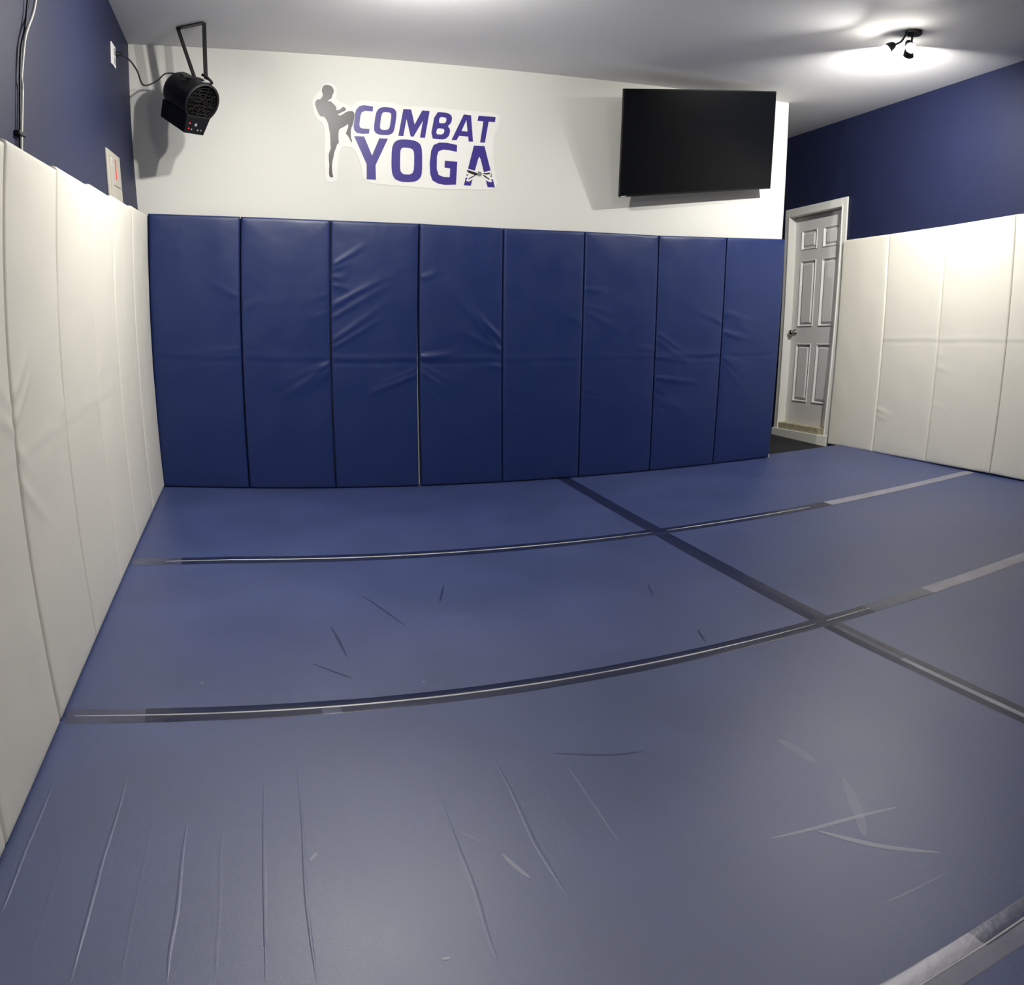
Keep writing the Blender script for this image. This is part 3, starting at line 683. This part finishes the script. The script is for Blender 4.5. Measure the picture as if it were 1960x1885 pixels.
for r_ in (.022, .040, .058, .076, .094):
    V, F = [], []
    n = 40
    for k in range(n):
        a_ = 2 * math.pi * k / n
        for (dr_, dz_) in ((-.002, 0), (0, .003), (.002, 0), (0, -.003)): V.append(((r_ + dr_) * math.cos(a_), (r_ + dr_) * math.sin(a_), hl - .004 + dz_))
    for k in range(n):
        for j in range(4): F.append((k * 4 + j, k * 4 + (j + 1) % 4, ((k + 1) % n) * 4 + (j + 1) % 4, ((k + 1) % n) * 4 + j))
    gr.append((V, F))
for k in range(8):
    a_ = math.pi * k / 4 + .2
    gr.append(tube([(.012 * math.cos(a_), .012 * math.sin(a_), hl - .002), (.105 * math.cos(a_), .105 * math.sin(a_), hl - .002)], .0018, 6, False))
obj('front_grille', xform(join(*gr), HM), M['black_dark'], ht)
fins = []
for k in range(7):
    y_ = -.072 + .024 * k
    wx = math.sqrt(max(0, .095 ** 2 - y_ ** 2))
    fins.append(box(-wx, wx, y_ - .002, y_ + .002, hl - .045, hl - .018))
obj('heating_fins', xform(join(*fins), HM), M['grille'], ht)
cb = hexa([(-.075, -.20, -hl + .01), (.075, -.20, -hl + .01), (.075, -.20, hl + .0), (-.075, -.20, hl + .0), (-.09, -.085, -hl + .0), (.09, -.085, -hl + .0), (.09, -.085, hl + .004), (-.09, -.085, hl + .004)])
cbx = bev(obj('control_box', xform(cb, HM), M['black_metal'], ht), .004)
for (x_, y_, s_, mt_, nm_) in ((-q[0],) + q[1:] for q in ((-.052, -.135, .0032, 'led', 'indicator_light'), (-.050, -.168, .0026, 'led', 'indicator_light'), (-.005, -.140, .008, 'button', 'button'), (-.028, -.172, .004, 'button', 'button'), (.020, -.172, .004, 'button', 'button'), (.044, -.170, .004, 'button', 'button'))):
    obj(nm_, xform(box(x_ - s_, x_ + s_, y_ - s_, y_ + s_, hl - .002, hl + .005), HM), M[mt_], cbx)
def bar(p, q, wv, t):               # flat bar between two points, wv = half-width vector
    p, q, wv = Vector(p), Vector(q), Vector(wv); n_ = (q - p).cross(wv).normalized() * t
    return hexa([tuple(p - wv - n_), tuple(p + wv - n_), tuple(p + wv + n_), tuple(p - wv + n_), tuple(q - wv - n_), tuple(q + wv - n_), tuple(q + wv + n_), tuple(q - wv + n_)])
A1, A2 = Vector((-.005, -.262, 3.012)), Vector((.172, -.395, 3.024))
B1, B2 = Vector((.150, -.34, 2.672)), Vector((.226, -.36, 2.665))
wv = Vector((.012, .017, 0))
bk = join(bar(A1, A2, (.014, .018, 0), .004), bar(A1, B1, wv, .003), bar(A2, B2, wv, .003),
          xform(box(-.06, .10, .112, .122, -.03, .03), HM), tube([B2 + Vector((-.03, 0, .03)), B2 + Vector((.02, -.01, 0)), B2 + Vector((.03, 0, -.03)), HM @ Vector((.10, .09, 0))], .009, 8))
obj('mounting_bracket', bk, M['black_metal'], ht)
hh = D['heat']
pl_ = Vector(D['outlet'][4])
pw = [pl_ + Vector((.035, .02, .0)), hh['c1'], hh['c2'], hh['c3'], hh['c4'], hh['c5'], hh['c6'], HM @ Vector((-.06, .10, -.10))]
cd = obj('power_cord', tube(pw, .0055, 8), M['cable_black'], ht, smooth=True)
pg = Vector((left_x(pl_.y, pl_.z) + .008, pl_.y, pl_.z))
dirp = (Vector(hh['c1']) - pg).normalized()
obj('plug', xform(lathe([(.0, 0), (.014, 0), (.017, .01), (.016, .03), (.008, .05), (.006, .06), (0, .06)], 14), Matrix.Translation(pg) @ frame_to(dirp)), M['cable_black'], cd, smooth=True)

# ------------------------------------------------------------------ left wall fittings
def lw(y, z, d=0): return (left_x(y, z) + d, y, z)
def lbox(y0, y1, z0, z1, d0, d1):
    return hexa([lw(y0, z0, d0), lw(y1, z0, d0), lw(y1, z0, d1), lw(y0, z0, d1), lw(y0, z1, d0), lw(y1, z1, d0), lw(y1, z1, d1), lw(y0, z1, d1)])
oy, oz = -.58, 2.73
oc = empty('outlet_cover', lw(oy, oz)); tag(oc, 'small white outlet plate high on the navy left wall, heater plugged in', 'outlet')
bev(obj('plate', lbox(oy - .075, oy + .075, oz - .068, oz + .068, .0, .008), M['white_plastic'], oc), .002)
obj('socket', join(lbox(oy + .01, oy + .05, oz - .05, oz - .008, .008, .0095), lbox(oy + .01, oy + .05, oz + .008, oz + .05, .008, .0095)), M['button'], oc)
# electrical panel: quadrilateral taken on the wall
pa = D['panel']
ep = empty('electrical_panel', lw(-.8, 1.95)); tag(ep, 'beige-grey metal electrical panel cover with a red label, above the white pads', 'electrical panel')
y0, y1, zb, zt_ = -1.03, -.585, 1.80, 2.107
bev(obj('panel_cover', lbox(y0, y1, zb, zt_, 0, .012), M['grey_metal'], ep), .003)
obj('panel_door', lbox(y0 + .06, y1 - .05, 1.80, 2.08, .012, .0155), M['grey_metal'], ep)
s_ = obj('warning_label', lbox(-.80, -.765, 1.955, 2.07, .0155, .0165), M['red'], ep); s_['label'] = 'narrow red label'
V, F = [], []
for k in range(15):
    a_ = R(60 + 240 * k / 14)
    for r_ in (.017, .024): V.append(lw(-.905 + r_ * math.cos(a_) * 1.2, 2.045 + r_ * math.sin(a_), .0163))
for k in range(14): F.append((2 * k, 2 * k + 1, 2 * k + 3, 2 * k + 2))
obj('curved_mark', (V, F), M['white_plastic'], ep)
obj('latch_slot', lbox(-.88, -.66, 1.915, 1.919, .0155, .0165), M['cable_black'], ep)
# cables near the camera on the left wall
c1, c2 = D['cable'], D['cable2']
def offw(p, d): return (left_x(p[1], p[2]) + d, p[1], p[2])
wtop = [offw((0, -2.60, 3.1), .05), offw((0, -2.60, 2.75), .04)]
cb1 = obj('wall_cable', tube(wtop + [offw(p, .025 - .002 * i) for i, p in enumerate(c1)] + [offw((0, -2.84, 1.70), .009)], .0068, 8), M['cable_white'], None, smooth=True, origin=offw((0, -2.84, 1.80), .01))
tag(cb1, 'pale cable hanging down the navy left wall behind the white pads', 'cable')
cb2 = obj('wall_cable', tube([offw((0, -2.70, 3.1), .05), offw((0, -2.70, 2.75), .04)] + [offw(p, .014) for p in c2] + [offw((0, -2.86, 1.70), .006)], .0045, 8), M['cable_black'], None, smooth=True, origin=offw((0, -2.86, 1.80), .01))
tag(cb2, 'black cable running down beside the pale cable on the left wall', 'cable')
cl = obj('cable_clip', lbox(-2.885, -2.805, 1.888, 1.904, .0, .024), M['cable_black'], None, origin=lw(-2.85, 1.895, .01)); bev(cl, .004)
tag(cl, 'small black clip holding both cables just above the white pads', 'clip')

# ------------------------------------------------------------------ ceiling lights
flab = ['three-headed spotlight on the ceiling above the upper edge of the photo', 'three-headed ceiling spotlight at upper right with two glaring bulbs', 'added unseen three-headed spotlight behind the camera, brightening the near left pads']
for fi, fx in enumerate(FIXTURES):
    px, py = fx['pos']; pz = ceil_z(px, py)
    t = empty('ceiling_spotlight', (px, py, pz)); tag(t, flab[fi], 'ceiling light', 'ceiling spotlights')
    obj('canopy', xform(lathe([(0, -.028), (.05, -.028), (.062, -.02), (.065, .0), (0, .004)], 32), Matrix.Translation((px, py, pz))), M['black_metal'], t, smooth=False)
    for (hx, hy, dv), watt, spr in zip(fx['heads'], fx['watts'], fx['spread']):
        dv = Vector(dv).normalized()
        c_ = Vector((px + hx, py + hy, pz - .125))
        hd = obj('lamp_head', join(xform(lathe([(0, -.075), (.018, -.075), (.026, -.06), (.036, .0), (.040, .03), (.037, .032), (.034, .022), (.0, .018)], 24), Matrix.Translation(c_) @ frame_to(dv)),
                 tube([(px + hx * .3, py + hy * .3, pz - .02), (px + hx * .5, py + hy * .5, pz - .075), tuple(c_ - dv * .05)], .007, 8)), M['black_metal'], t, smooth=False)
        obj('bulb', xform(lathe([(0, .019), (.033, .021), (.036, .034), (.033, .046), (.022, .056), (0, .060)], 20), Matrix.Translation(c_) @ frame_to(dv)), M['bulb'], hd, smooth=True)
        ld = bpy.data.lights.new('spot_bulb', 'AREA'); ld.shape = 'DISK'; ld.size = .07; ld.energy = watt; ld.color = fx['col']; ld.spread = R(spr)
        lo = bpy.data.objects.new('spot_bulb', ld); COL.objects.link(lo)
        lo.matrix_world = Matrix.Translation(c_ + dv * .066) @ frame_to(-dv)
